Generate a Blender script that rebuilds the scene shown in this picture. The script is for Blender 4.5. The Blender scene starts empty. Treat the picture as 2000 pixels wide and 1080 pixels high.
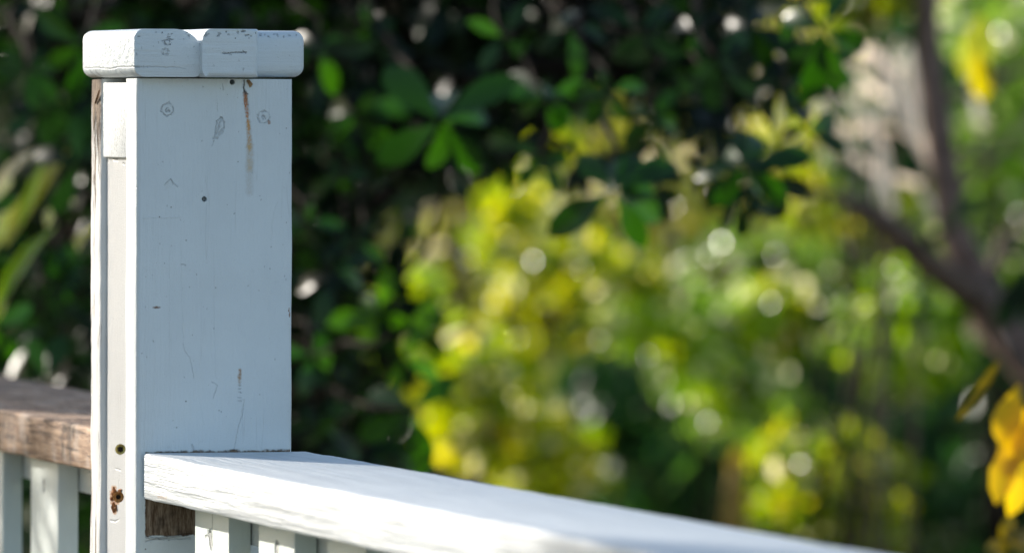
import bpy, bmesh, math, random
import numpy as np
from mathutils import Vector, Matrix, Euler, noise
R_ = random.Random(7)
NP = np.random.default_rng(11)
scene = bpy.context.scene
COL = scene.collection

# ------------------------------------------------------------------ camera
TH, PITCH, ROLL, FPX = 0.3054, 0.0245, 0.0031, 13422.6
EYE = Vector((-1.47505, -5.75726, 0.29914))
_s, _c = math.sin(TH), math.cos(TH)
_F = Vector((_s, _c, 0)); _R = Vector((_c, -_s, 0)); _U = Vector((0, 0, 1))
CF = _F * math.cos(PITCH) - _U * math.sin(PITCH)
_U2 = _U * math.cos(PITCH) + _F * math.sin(PITCH)
CR = _R * math.cos(ROLL) + _U2 * math.sin(ROLL)
CU = _U2 * math.cos(ROLL) - _R * math.sin(ROLL)
cd = bpy.data.cameras.new('camera')
cam = bpy.data.objects.new('camera', cd); COL.objects.link(cam)
M = Matrix((CR, CU, -CF)).transposed().to_4x4(); M.translation = EYE
cam.matrix_world = M
cd.sensor_width = 36; cd.lens = FPX / 2000 * 36
cd.clip_start = 0.1; cd.clip_end = 500
cd.dof.use_dof = True; cd.dof.focus_distance = 5.93; cd.dof.aperture_fstop = 5.8
scene.camera = cam

# ------------------------------------------------------------------ light
SUN_EL, SUN_BACK = 19.5, 60.0          # elevation; degrees behind the post's left side normal
hz = Vector((-math.cos(math.radians(SUN_BACK)), math.sin(math.radians(SUN_BACK)), 0))
SUN = (hz * math.cos(math.radians(SUN_EL)) + _U * math.sin(math.radians(SUN_EL))).normalized()
w = bpy.data.worlds.new('World'); scene.world = w; w.use_nodes = True
nt = w.node_tree; bg = nt.nodes['Background']; bg.inputs[1].default_value = 0.13
sky = nt.nodes.new('ShaderNodeTexSky'); sky.sky_type = 'NISHITA'; sky.sun_disc = False
sky.sun_elevation = math.radians(SUN_EL); sky.sun_rotation = math.atan2(SUN.x, SUN.y)
sky.air_density = 1.0; sky.dust_density = 1.0; sky.ozone_density = 1.0
nt.links.new(sky.outputs[0], bg.inputs[0])
sd = bpy.data.lights.new('sun', 'SUN'); sd.energy = 4.5; sd.angle = math.radians(0.53); sd.color = (1, .925, .82)
sun = bpy.data.objects.new('sun', sd); COL.objects.link(sun)
sun.rotation_euler = SUN.to_track_quat('Z', 'Y').to_euler()
sun.location = (-3, 3, 6)
vs = scene.view_settings
vs.view_transform = 'Standard'; vs.look = 'None'; vs.gamma = 1; vs.use_curve_mapping = False; vs.exposure = 0.62
scene.cycles.use_denoising = True
scene.cycles.max_bounces = 8; scene.cycles.transmission_bounces = 6
scene.cycles.caustics_reflective = False; scene.cycles.caustics_refractive = False
scene.cycles.sample_clamp_indirect = 6

# ------------------------------------------------------------------ helpers
def at(px, py, f):
    """the place seen at pixel (px, py) of the 2000x1080 photo, f metres ahead"""
    return EYE + CF * f + CR * ((px - 1000) / FPX * f) - CU * ((py - 540) / FPX * f)

def hit(px, py, axis, val):
    d = CF + CR * ((px - 1000) / FPX) - CU * ((py - 540) / FPX)
    return EYE + d * ((val - EYE[axis]) / d[axis])

def tag(o, label=None, cat=None, group=None, kind=None):
    if label: o['label'] = label
    if cat: o['category'] = cat
    if group: o['group'] = group
    if kind: o['kind'] = kind
    return o

def empty(name, loc, label, cat, group=None):
    o = bpy.data.objects.new(name, None); COL.objects.link(o); o.location = loc
    o.empty_display_size = .05
    return tag(o, label, cat, group)

def adopt(o, parent):
    if parent is not None:
        o.parent = parent
        loc = Vector((0, 0, 0)); p = parent
        while p is not None and p.type == 'EMPTY':
            loc += p.location; p = p.parent
        o.matrix_parent_inverse = Matrix.Translation(-loc)
    return o

def obj(name, me, mat, parent=None):
    o = bpy.data.objects.new(name, me); COL.objects.link(o)
    if mat is not None and not me.materials: me.materials.append(mat)
    return adopt(o, parent)

def bm_mesh(bm, name, smooth=False):
    me = bpy.data.meshes.new(name); bm.to_mesh(me); bm.free()
    if smooth: me.shade_smooth()
    return me

def board_mesh(name, lo, hi, bev=.003, seg=3, cuts=None, jit=0.0, bevels=None, xf=None):
    """a planed board: box with rounded arrises, cut along its length and made slightly uneven"""
    bm = bmesh.new()
    bmesh.ops.create_cube(bm, size=1)
    lo, hi = Vector(lo), Vector(hi)
    for v in bm.verts:
        v.co = Vector([lo[i] if v.co[i] < 0 else hi[i] for i in range(3)])
    if bevels:
        for sel, w_ in bevels:
            es = [e for e in bm.edges if sel((e.verts[0].co + e.verts[1].co) / 2, e)]
            if es: bmesh.ops.bevel(bm, geom=es, offset=w_, segments=seg, profile=.5, affect='EDGES')
    else:
        bmesh.ops.bevel(bm, geom=bm.edges[:], offset=bev, segments=seg, profile=.5, affect='EDGES')
    if cuts:
        ax, n = cuts
        for k in range(1, n):
            p = Vector((0, 0, 0)); p[ax] = lo[ax] + (hi[ax] - lo[ax]) * k / n
            nn = Vector((0, 0, 0)); nn[ax] = 1
            bmesh.ops.bisect_plane(bm, geom=bm.verts[:] + bm.edges[:] + bm.faces[:], plane_co=p, plane_no=nn)
        if jit:
            for v in bm.verts:
                q = v.co * 14
                v.co += Vector((noise.noise(q), noise.noise(q + Vector((9, 3, 1))), noise.noise(q + Vector((2, 7, 5))))) * jit
                q = v.co * 70
                v.co += Vector((noise.noise(q), noise.noise(q + Vector((9, 3, 1))), noise.noise(q + Vector((2, 7, 5))))) * jit * .5
    if xf is not None: bm.transform(xf)
    me = bm_mesh(bm, name, True)
    try: me.set_sharp_from_angle(angle=math.radians(40))
    except Exception: pass
    return me

def tube(bm, pts, radii, sides=7):
    pts = [Vector(p) for p in pts]; rings = []
    n = len(pts); up = Vector((.3, .2, 1)).normalized()
    for i, p in enumerate(pts):
        t = (pts[min(i + 1, n - 1)] - pts[max(i - 1, 0)]).normalized()
        a = t.cross(up)
        if a.length < 1e-3: a = t.cross(Vector((1, 0, 0)))
        a.normalize(); b = t.cross(a)
        rings.append([bm.verts.new(p + (a * math.cos(2 * math.pi * k / sides) + b * math.sin(2 * math.pi * k / sides)) * radii[i]) for k in range(sides)])
    for i in range(n - 1):
        for k in range(sides):
            k2 = (k + 1) % sides
            bm.faces.new((rings[i][k], rings[i][k2], rings[i + 1][k2], rings[i + 1][k]))
    bm.faces.new(rings[0][::-1]); bm.faces.new(rings[-1])

def wander(a, b, n, amp, rnd):
    a, b = Vector(a), Vector(b); out = []
    for i in range(n + 1):
        t = i / n; p = a.lerp(b, t)
        if 0 < i < n:
            p += Vector((rnd.uniform(-1, 1), rnd.uniform(-1, 1), rnd.uniform(-1, 1))) * amp
        out.append(p)
    return out

# ------------------------------------------------------------------ node helpers
class N:
    def __init__(s, name):
        s.m = bpy.data.materials.new(name); s.m.use_nodes = True
        s.t = s.m.node_tree; s.b = s.t.nodes['Principled BSDF']; s.out = s.t.nodes['Material Output']
    def n(s, typ, **kw):
        o = s.t.nodes.new('ShaderNode' + typ)
        for k, v in kw.items(): setattr(o, k, v)
        return o
    def l(s, a, b): s.t.links.new(a, b)
    def set(s, sock, v):
        if hasattr(v, 'is_output'): s.l(v, sock)
        else: sock.default_value = v
    def math(s, op, a, b=0.0, clamp=False):
        o = s.n('Math', operation=op, use_clamp=clamp); s.set(o.inputs[0], a); s.set(o.inputs[1], b); return o.outputs[0]
    def vm(s, op, a, b=(0, 0, 0), out=0):
        o = s.n('VectorMath', operation=op); s.set(o.inputs[0], a)
        if op == 'SCALE': s.set(o.inputs[3], b)
        else: s.set(o.inputs[1], b)
        return o.outputs[out]
    def noise(s, vec, scale, detail=3, rough=.5, dist=0):
        o = s.n('TexNoise'); s.l(vec, o.inputs['Vector']); o.inputs['Scale'].default_value = scale
        o.inputs['Detail'].default_value = detail; o.inputs['Roughness'].default_value = rough
        o.inputs['Distortion'].default_value = dist; return o.outputs[0]
    def ramp(s, v, a, b, lo=0., hi=1., smooth=True):
        o = s.n('MapRange'); o.interpolation_type = 'SMOOTHSTEP' if smooth else 'LINEAR'; o.clamp = True if not smooth else o.clamp
        s.set(o.inputs['Value'], v); s.set(o.inputs['From Min'], a); s.set(o.inputs['From Max'], b)
        s.set(o.inputs['To Min'], lo); s.set(o.inputs['To Max'], hi); return o.outputs[0]
    def mix(s, f, a, b):
        o = s.n('Mix', data_type='RGBA'); s.set(o.inputs[0], f)
        for i, v in ((6, a), (7, b)):
            if isinstance(v, tuple) and len(v) == 3: v = (*v, 1)
            s.set(o.inputs[i], v)
        return o.outputs[2]
    def obj(s): return s.n('TexCoord').outputs['Object']
    def stretch(s, vec, sc):
        return s.vm('MULTIPLY', vec, sc)
    def segd(s, P, A, B):
        A = Vector(A); ba = Vector(B) - A; L2 = max(ba.length_squared, 1e-10)
        pa = s.vm('SUBTRACT', P, tuple(A))
        h = s.math('ADD', s.vm('DOT_PRODUCT', pa, tuple(ba / L2), out=1), 0.0, True)
        o = s.n('VectorMath', operation='SCALE'); o.inputs[0].default_value = tuple(ba); s.l(h, o.inputs[3])
        return s.vm('DISTANCE', pa, o.outputs[0], out=1)
    def acc(s, V, m, vec):
        o = s.n('VectorMath', operation='SCALE'); o.inputs[0].default_value = vec; s.l(m, o.inputs[3])
        return s.vm('ADD', V, o.outputs[0])

# ------------------------------------------------------------------ wear marks, drawn by code at a quarter of a millimetre
def smooth_noise(h, w, cell, seed):
    g = np.random.default_rng(seed); gh, gw = int(h / cell) + 3, int(w / cell) + 3
    G = g.uniform(-1, 1, (gh, gw)); y = np.arange(h) / cell; x = np.arange(w) / cell
    yi, xi = y.astype(int), x.astype(int); fy, fx = (y - yi)[:, None], (x - xi)[None]
    fy, fx = fy * fy * (3 - 2 * fy), fx * fx * (3 - 2 * fx)
    return (G[yi][:, xi] * (1 - fy) * (1 - fx) + G[yi][:, xi + 1] * (1 - fy) * fx + G[yi + 1][:, xi] * fy * (1 - fx) + G[yi + 1][:, xi + 1] * fy * fx)

class Marks:
    """wear on one face of a board: axes (ua, va), extent in metres, keep only where axis ka is below/above kv"""
    def __init__(s, name, ua, va, u0, u1, v0, v1, ka, kv, below=True, px=.00025, seed=3):
        s.name, s.ua, s.va, s.u0, s.u1, s.v0, s.v1, s.ka, s.kv, s.below, s.px = name, ua, va, u0, u1, v0, v1, ka, kv, below, px
        s.w, s.h = int((u1 - u0) / px), int((v1 - v0) / px)
        s.H = np.zeros((s.h, s.w)); s.D = np.zeros((s.h, s.w)); s.C = np.ones((s.h, s.w, 3)) * .3; s.A = np.zeros((s.h, s.w))
        s.nu = (smooth_noise(s.h, s.w, 9, seed) * .0006 + smooth_noise(s.h, s.w, 3, seed + 1) * .0003)
        s.nv = (smooth_noise(s.h, s.w, 9, seed + 2) * .0006 + smooth_noise(s.h, s.w, 3, seed + 4) * .0003)
        s.grit = smooth_noise(s.h, s.w, 4, seed + 9) * .6 + smooth_noise(s.h, s.w, 2, seed + 10) * .4
        s.U = (np.arange(s.w) + .5) * px + u0; s.V = (np.arange(s.h) + .5) * px + v0
    def win(s, lo, hi, m):
        a = max(0, int((lo[0] - m - s.u0) / s.px)); b = min(s.w, int((hi[0] + m - s.u0) / s.px) + 2)
        c = max(0, int((lo[1] - m - s.v0) / s.px)); d = min(s.h, int((hi[1] + m - s.v0) / s.px) + 2)
        return (slice(c, d), slice(a, b)) if b > a and d > c else None
    def dist(s, A, B, m):
        A = (A[s.ua], A[s.va]); B = (B[s.ua], B[s.va])
        W = s.win((min(A[0], B[0]), min(A[1], B[1])), (max(A[0], B[0]), max(A[1], B[1])), m)
        if W is None: return None, None
        X = s.U[None, W[1]] + s.nu[W]; Y = s.V[W[0], None] + s.nv[W]
        bx, by = B[0] - A[0], B[1] - A[1]; L2 = max(bx * bx + by * by, 1e-12)
        t = np.clip(((X - A[0]) * bx + (Y - A[1]) * by) / L2, 0, 1)
        return W, np.hypot(X - A[0] - t * bx, Y - A[1] - t * by)
    @staticmethod
    def ss(d, a, b):
        t = np.clip((d - a) / (b - a), 0, 1); return 1 - t * t * (3 - 2 * t)
    def put(s, W, m, dep, dk):
        s.H[W] -= m * dep; s.D[W] = np.maximum(s.D[W], m * dk * (.75 + .25 * s.grit[W]))
    def seg(s, A, B, r, dep, dk):
        W, d = s.dist(A, B, r + .002)
        if W: s.put(W, s.ss(d, r * .35, r * 1.15), dep, dk)
    def ring(s, C_, r, w_, dep, dk):
        W, d = s.dist(C_, C_, r + w_ + .002)
        if W: s.put(W, s.ss(abs(d - r), w_ * .3, w_) * np.clip(.45 + 1.2 * s.grit[W], 0, 1), dep, dk)
    def stain(s, A, B, r0, r1, c, al):
        W, d = s.dist(A, B, r1 + .002)
        if W is None: return
        m = s.ss(d, r0, r1) * al * np.clip(.8 + .5 * s.grit[W], 0, 1)
        s.C[W] = s.C[W] * (1 - m[..., None]) + np.array(c) * m[..., None] if s.A[W].max() > 0 else np.array(c)
        s.A[W] = 1 - (1 - s.A[W]) * (1 - m)
    def specks(s, n, rmax, dk, seed=5):
        g = random.Random(seed)
        for _ in range(n):
            p = [0, 0, 0]; p[s.ua] = g.uniform(s.u0, s.u1); p[s.va] = g.uniform(s.v0, s.v1); r = rmax * g.uniform(.3, 1) ** 2
            q = list(p); q[s.va] += g.uniform(-1, 1) * r * 2; s.seg(p, q, r, .0004, dk * g.uniform(.3, 1))
    def images(s):
        out = []
        for k, arr in enumerate((np.dstack([np.clip(s.D, 0, .95), np.clip(s.H / .008 + .5, 0, 1), s.D * 0, s.D * 0 + 1]), np.dstack([s.C, s.A]))):
            im = bpy.data.images.new(s.name + ('_relief', '_stain')[k], s.w, s.h, alpha=True, float_buffer=True)
            im.colorspace_settings.name = 'Non-Color'; im.alpha_mode = 'CHANNEL_PACKED'
            im.pixels.foreach_set(arr.astype(np.float32).ravel()); im.update(); im.pack(); out.append(im)
        return out
    def nodes(s, n, P):
        a, b = s.images(); sp = n.n('SeparateXYZ'); n.l(P, sp.inputs[0]); cb = n.n('CombineXYZ')
        n.l(n.ramp(sp.outputs[s.ua], s.u0, s.u1, 0, 1, False), cb.inputs[0]); n.l(n.ramp(sp.outputs[s.va], s.v0, s.v1, 0, 1, False), cb.inputs[1])
        keep = n.math('LESS_THAN' if s.below else 'GREATER_THAN', sp.outputs[s.ka], s.kv)
        res = []
        for im in (a, b):
            t = n.n('TexImage'); t.image = im; t.extension = 'EXTEND'; t.interpolation = 'Linear'; n.l(cb.outputs[0], t.inputs[0]); res.append(t)
        sc = n.n('SeparateColor'); n.l(res[0].outputs[0], sc.inputs[0])
        dark = n.math('MULTIPLY', sc.outputs[0], keep)
        h = n.math('MULTIPLY', n.math('MULTIPLY', n.math('SUBTRACT', sc.outputs[1], .5), .008), keep)
        return dark, h, res[1].outputs[0], n.math('MULTIPLY', res[1].outputs[1], keep)

# ------------------------------------------------------------------ white paint
def paint(name, base=(.735, .795, .83), grain=2, marks=(), bare=None, grain_amt=1.0, rough=.42, streak=0):
    """brushed white paint over wood, with the wear of a list of Marks
    bare: function(n, P) -> mask where the paint is gone; grain: axis the boards' grain runs along"""
    n = N(name); P = n.obj()
    sc = [1., 1., 1.]; sc[grain] = .045
    Pg = n.stretch(P, tuple(sc))
    sc2 = [1., 1., 1.]; sc2[grain] = .16
    Pf = n.stretch(P, tuple(sc2))
    warp = n.n('TexNoise'); n.l(P, warp.inputs['Vector']); warp.inputs['Scale'].default_value = 260; warp.inputs['Detail'].default_value = 2
    wv = n.vm('SCALE', n.vm('SUBTRACT', warp.outputs['Color'], (.5, .5, .5)), .0022)
    PW = n.vm('ADD', P, wv)
    g1 = n.noise(Pg, 95, 4, .6)                      # long grain
    g2 = n.noise(Pf, 420, 3, .6)                      # brush hairs
    g3 = n.noise(P, 900, 3, .6)                       # orange peel
    big = n.noise(P, 9, 4, .6)
    h = n.math('MULTIPLY', g1, .0009 * grain_amt)
    h = n.math('ADD', h, n.math('MULTIPLY', g2, .00050))
    h = n.math('ADD', h, n.math('MULTIPLY', g3, .00036))
    cr = n.ramp(n.math('ABSOLUTE', n.math('SUBTRACT', n.noise(Pg, 42, 2, .5, .6), .5)), 0, .006, 1, 0)   # hairline checks along grain
    cr = n.math('MULTIPLY', cr, n.ramp(n.noise(P, 12, 2), .5, .62))
    h = n.math('SUBTRACT', h, n.math('MULTIPLY', cr, .00016))
    col = n.mix(n.ramp(big, .35, .75), base, tuple(c * .93 for c in base))
    col = n.mix(n.math('MULTIPLY', n.ramp(n.noise(P, 55, 5, .7), .62, .78), .25), col, (.5, .49, .45))
    col = n.mix(n.math('MULTIPLY', n.ramp(g3, .56, .72), .16), col, (.45, .45, .43))
    col = n.mix(n.math('MULTIPLY', cr, .13), col, (.25, .25, .25))
    if streak:
        sl = [1., 1., 1.]; sl[grain] = .02
        st_ = n.noise(n.stretch(P, tuple(sl)), 130, 4, .65)
        col = n.mix(n.math('MULTIPLY', n.ramp(st_, .48, .66), streak), col, (.46, .49, .51))
        h = n.math('ADD', h, n.math('MULTIPLY', n.ramp(st_, .4, .6), .0006))
    vo = n.n('TexVoronoi'); n.l(P, vo.inputs['Vector']); vo.inputs['Scale'].default_value = 105
    sp = n.math('MULTIPLY', n.ramp(vo.outputs['Distance'], .05, .09, 1, 0), n.ramp(n.noise(P, 60, 1), .6, .64))
    col = n.mix(n.math('MULTIPLY', sp, .75), col, (.08, .075, .07))
    h = n.math('SUBTRACT', h, n.math('MULTIPLY', sp, .0004))
    for mk_ in marks:
        dk_, hh, sc_, sa = mk_.nodes(n, P)
        h = n.math('ADD', h, hh); col = n.mix(sa, col, sc_); col = n.mix(dk_, col, (.07, .075, .08))
    rgh = rough
    if bare:
        bm_ = bare(n, P, PW)
        wood = n.mix(n.ramp(n.noise(Pf, 300, 4, .7), .3, .7), (.085, .045, .022), (.34, .26, .19))
        wood = n.mix(n.ramp(n.noise(P, 45, 3), .45, .7), wood, (.035, .022, .014))
        col = n.mix(bm_, col, wood)
        h = n.math('SUBTRACT', h, n.math('MULTIPLY', bm_, .0009))
        rgh = n.ramp(bm_, 0, 1, rough, .85)
    n.set(n.b.inputs['Base Color'], col); n.set(n.b.inputs['Roughness'], rgh)
    n.b.inputs['Specular IOR Level'].default_value = .4
    bp = n.n('Bump'); bp.inputs['Strength'].default_value = 1.0; bp.inputs['Distance'].default_value = 1.0
    n.l(h, bp.inputs['Height']); n.l(bp.outputs[0], n.b.inputs['Normal'])
    return n.m

def bare_wood(name, axis=1, dark=(.17, .085, .042), light=(.56, .37, .24), spots=()):
    n = N(name); P = n.obj(); sc = [1., 1., 1.]; sc[axis] = .07
    Pg = n.stretch(P, tuple(sc)); sc[axis] = .02; Pl = n.stretch(P, tuple(sc))
    g = n.noise(Pg, 210, 5, .7, .4); g2 = n.noise(Pl, 90, 4, .6, 1.2)
    col = n.mix(n.ramp(g, .3, .7), dark, light)
    col = n.mix(n.math('MULTIPLY', n.ramp(n.math('ABSOLUTE', n.math('SUBTRACT', g2, .5)), 0, .03, 1, 0), .75), col, tuple(c * .45 for c in dark))
    col = n.mix(n.math('MULTIPLY', n.ramp(n.noise(P, 26, 4, .65), .5, .66), .5), col, (.52, .44, .38))
    col = n.mix(n.math('MULTIPLY', n.ramp(n.noise(n.vm('ADD', P, (3, 1, 2)), 17, 4, .65), .55, .68), .8), col, (.035, .022, .016))
    for c, r in spots:
        col = n.mix(n.ramp(n.vm('DISTANCE', P, tuple(c), out=1), r * .5, r, .9, 0), col, (.05, .015, .008))
    n.l(col, n.b.inputs['Base Color']); n.b.inputs['Roughness'].default_value = .8
    h = n.math('ADD', n.math('MULTIPLY', g, .0012), n.math('MULTIPLY', n.noise(P, 700, 3), .0004))
    h = n.math('SUBTRACT', h, n.math('MULTIPLY', n.ramp(n.math('ABSOLUTE', n.math('SUBTRACT', g2, .5)), 0, .012, 1, 0), .001))
    bp = n.n('Bump'); bp.inputs['Strength'].default_value = .9; bp.inputs['Distance'].default_value = 1
    n.l(h, bp.inputs['Height']); n.l(bp.outputs[0], n.b.inputs['Normal'])
    return n.m

def simple(name, col, rough=.6, metal=0, ns=200, var=.35, bump=.0002):
    n = N(name); P = n.obj(); v = n.noise(P, ns, 4, .6)
    n.l(n.mix(n.ramp(v, .3, .7), tuple(c * (1 - var) for c in col), tuple(min(1, c * (1 + var)) for c in col)), n.b.inputs['Base Color'])
    n.b.inputs['Roughness'].default_value = rough; n.b.inputs['Metallic'].default_value = metal
    if 'bark' in name: n.b.inputs['Specular IOR Level'].default_value = .05
    bp = n.n('Bump'); bp.inputs['Strength'].default_value = .8; bp.inputs['Distance'].default_value = 1
    n.l(n.math('MULTIPLY', v, bump), bp.inputs['Height']); n.l(bp.outputs[0], n.b.inputs['Normal'])
    return n.m

# ------------------------------------------------------------------ leaves
def leaf_mat(name, cols, trans=.45, rough=.33, spec=.5):
    """cols: list of (position, colour) over a per-leaf random number"""
    n = N(name)
    r1 = n.n('NewGeometry').outputs['Random Per Island']; r2 = n.n('ObjectInfo').outputs['Random']
    r = n.math('FRACT', n.math('ADD', n.math('MULTIPLY', r1, 3.7), n.math('MULTIPLY', r2, 5.3)))
    cr = n.n('ValToRGB'); n.l(r, cr.inputs[0])
    e = cr.color_ramp.elements
    while len(e) < len(cols): e.new(.5)
    for i, (p, c) in enumerate(cols): e[i].position = p; e[i].color = (*c, 1)
    col = cr.outputs[0]
    n.l(col, n.b.inputs['Base Color']); n.b.inputs['Roughness'].default_value = rough
    n.b.inputs['Specular IOR Level'].default_value = spec
    tr = n.n('BsdfTranslucent')
    hs = n.n('HueSaturation'); hs.inputs['Saturation'].default_value = 1.15; hs.inputs['Value'].default_value = 1.9; n.l(col, hs.inputs['Color'])
    n.l(hs.outputs[0], tr.inputs[0])
    mx = n.n('MixShader'); mx.inputs[0].default_value = trans
    n.l(n.b.outputs[0], mx.inputs[1]); n.l(tr.outputs[0], mx.inputs[2]); n.l(mx.outputs[0], n.out.inputs[0])
    return n.m

ROWS = {  # t along leaf, half width
    'obovate': [(0, .02), (.2, .09), (.42, .18), (.65, .215), (.86, .15), (1, .015)],
    'round': [(0, .03), (.25, .27), (.55, .34), (.82, .24), (1, .02)],
    'blade': [(0, .03), (.3, .09), (.65, .08), (1, .01)],
    'strip': [(0, .02), (.3, .045), (.65, .04), (1, .005)],
    'far': [(0, .05), (.5, .33), (1, .03)],
}
def leaf_template(kind, curl=.18, fold=.10):
    vs_, fs = [], []
    for t, hw in ROWS[kind]:
        z = -curl * t * t
        vs_ += [(-hw, t, z + fold * hw * 2), (0, t, z), (hw, t, z + fold * hw * 2)]
    for i in range(len(ROWS[kind]) - 1):
        a = i * 3
        fs += [(a, a + 1, a + 4, a + 3), (a + 1, a + 2, a + 5, a + 4)]
    return np.array(vs_), np.array(fs)

def leaves_mesh(name, pos, dirs, nors, lens, kind='obovate', mat=None):
    tv, tf = leaf_template(kind)
    d = dirs / np.linalg.norm(dirs, axis=1, keepdims=True)
    x = np.cross(d, nors); x /= np.linalg.norm(x, axis=1, keepdims=True) + 1e-9
    z = np.cross(x, d)
    k = NP.uniform(.3, 1.9, (len(pos), 1, 1))
    T = tv[None]
    V = pos[:, None] + lens[:, None, None] * (T[..., 0:1] * x[:, None] + T[..., 1:2] * d[:, None] + T[..., 2:3] * k * z[:, None])
    nv = len(tv)
    F = tf[None] + (np.arange(len(pos)) * nv)[:, None, None]
    me = bpy.data.meshes.new(name)
    V = V.reshape(-1, 3); F = F.reshape(-1, 4)
    me.vertices.add(len(V)); me.vertices.foreach_set('co', V.ravel().astype(np.float32))
    me.loops.add(F.size); me.loops.foreach_set('vertex_index', F.ravel().astype(np.int32))
    me.polygons.add(len(F)); me.polygons.foreach_set('loop_start', np.arange(0, F.size, 4, dtype=np.int32))
    me.update(calc_edges=True); me.shade_smooth()
    if mat: me.materials.append(mat)
    return me

_lm = {}
def single_leaf(mat, kind):
    key = (mat.name, kind)
    if key not in _lm:
        out = []
        for c, f in ((.1, .12), (.25, .06), (.4, .18)):
            tv, tf = leaf_template(kind, c, f)
            me = bpy.data.meshes.new('leaf'); me.from_pydata(tv.tolist(), [], tf.tolist()); me.update(); me.shade_smooth(); me.materials.append(mat)
            out.append(me)
        _lm[key] = out
    return R_.choice(_lm[key])

def leaf_object(pos, d, nor, length, mat, kind, parent, name='leaf'):
    d = Vector(d).normalized(); x = d.cross(Vector(nor)).normalized(); z = x.cross(d)
    o = bpy.data.objects.new(name, single_leaf(mat, kind)); COL.objects.link(o)
    m = Matrix((x, d, z)).transposed().to_4x4() @ Matrix.Diagonal((length, length, length, 1)); m.translation = Vector(pos)
    o.parent = parent; o.matrix_basis = Matrix.Translation(-parent.location) @ m
    return o

def unit(a): return a / (np.linalg.norm(a, axis=1, keepdims=True) + 1e-9)

def crown_points(blobs, n, shell=.45):
    """rosette centres inside a union of ellipsoids given as (px,py,f, rx,ry pixels, depth m)"""
    vol = np.array([b[3] * b[4] * b[5] for b in blobs]) ** .75; vol /= vol.sum()
    P, O = [], []
    R3, U3, F3 = np.array(CR), np.array(CU), np.array(CF)
    for b, v in zip(blobs, vol):
        k = max(1, int(n * v)); c = np.array(at(b[0], b[1], b[2])); s = b[2] / FPX
        g = unit(NP.normal(size=(k, 3))); r = NP.uniform(shell, 1, (k, 1)) ** .6
        q = g * r
        P.append(c + q[:, :1] * b[3] * s * R3 + q[:, 1:2] * b[4] * s * U3 + q[:, 2:3] * b[5] * F3)
        O.append(g[:, :1] * R3 + g[:, 1:2] * U3 + g[:, 2:3] * F3)
    return np.concatenate(P), np.concatenate(O)

def rosettes(C_, O, per, length, spread=.75, up=.25, sunward=.35):
    k = len(C_)
    ax = unit(O * .7 + NP.normal(size=(k, 3)) * .45 + np.array([0, 0, up]))
    pos, dr, no, ln = [], [], [], []
    t = unit(np.cross(ax, NP.normal(size=(k, 3)))); b = np.cross(ax, t)
    for j in range(per):
        a = 2 * math.pi * j / per + NP.uniform(-.4, .4, (k, 1))
        side = t * np.cos(a) + b * np.sin(a)
        lift = NP.uniform(-.25, 1.0, (k, 1))
        d = unit(side * spread + ax * lift * .7 + NP.normal(size=(k, 3)) * .15)
        pos.append(C_ + ax * NP.uniform(-.25, .1, (k, 1)) * length + NP.normal(size=(k, 3)) * length * .12); dr.append(d)
        no.append(unit(ax * .8 - d * .3 + NP.normal(size=(k, 3)) * .3 + sunward * np.array(SUN))); ln.append(NP.uniform(.6, 1.1, k) * length)
    return np.concatenate(pos), np.concatenate(dr), np.concatenate(no), np.concatenate(ln)

GROUND = -3.2
def ground_z(f): return GROUND + max(0, (f - 19)) * .17

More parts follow.
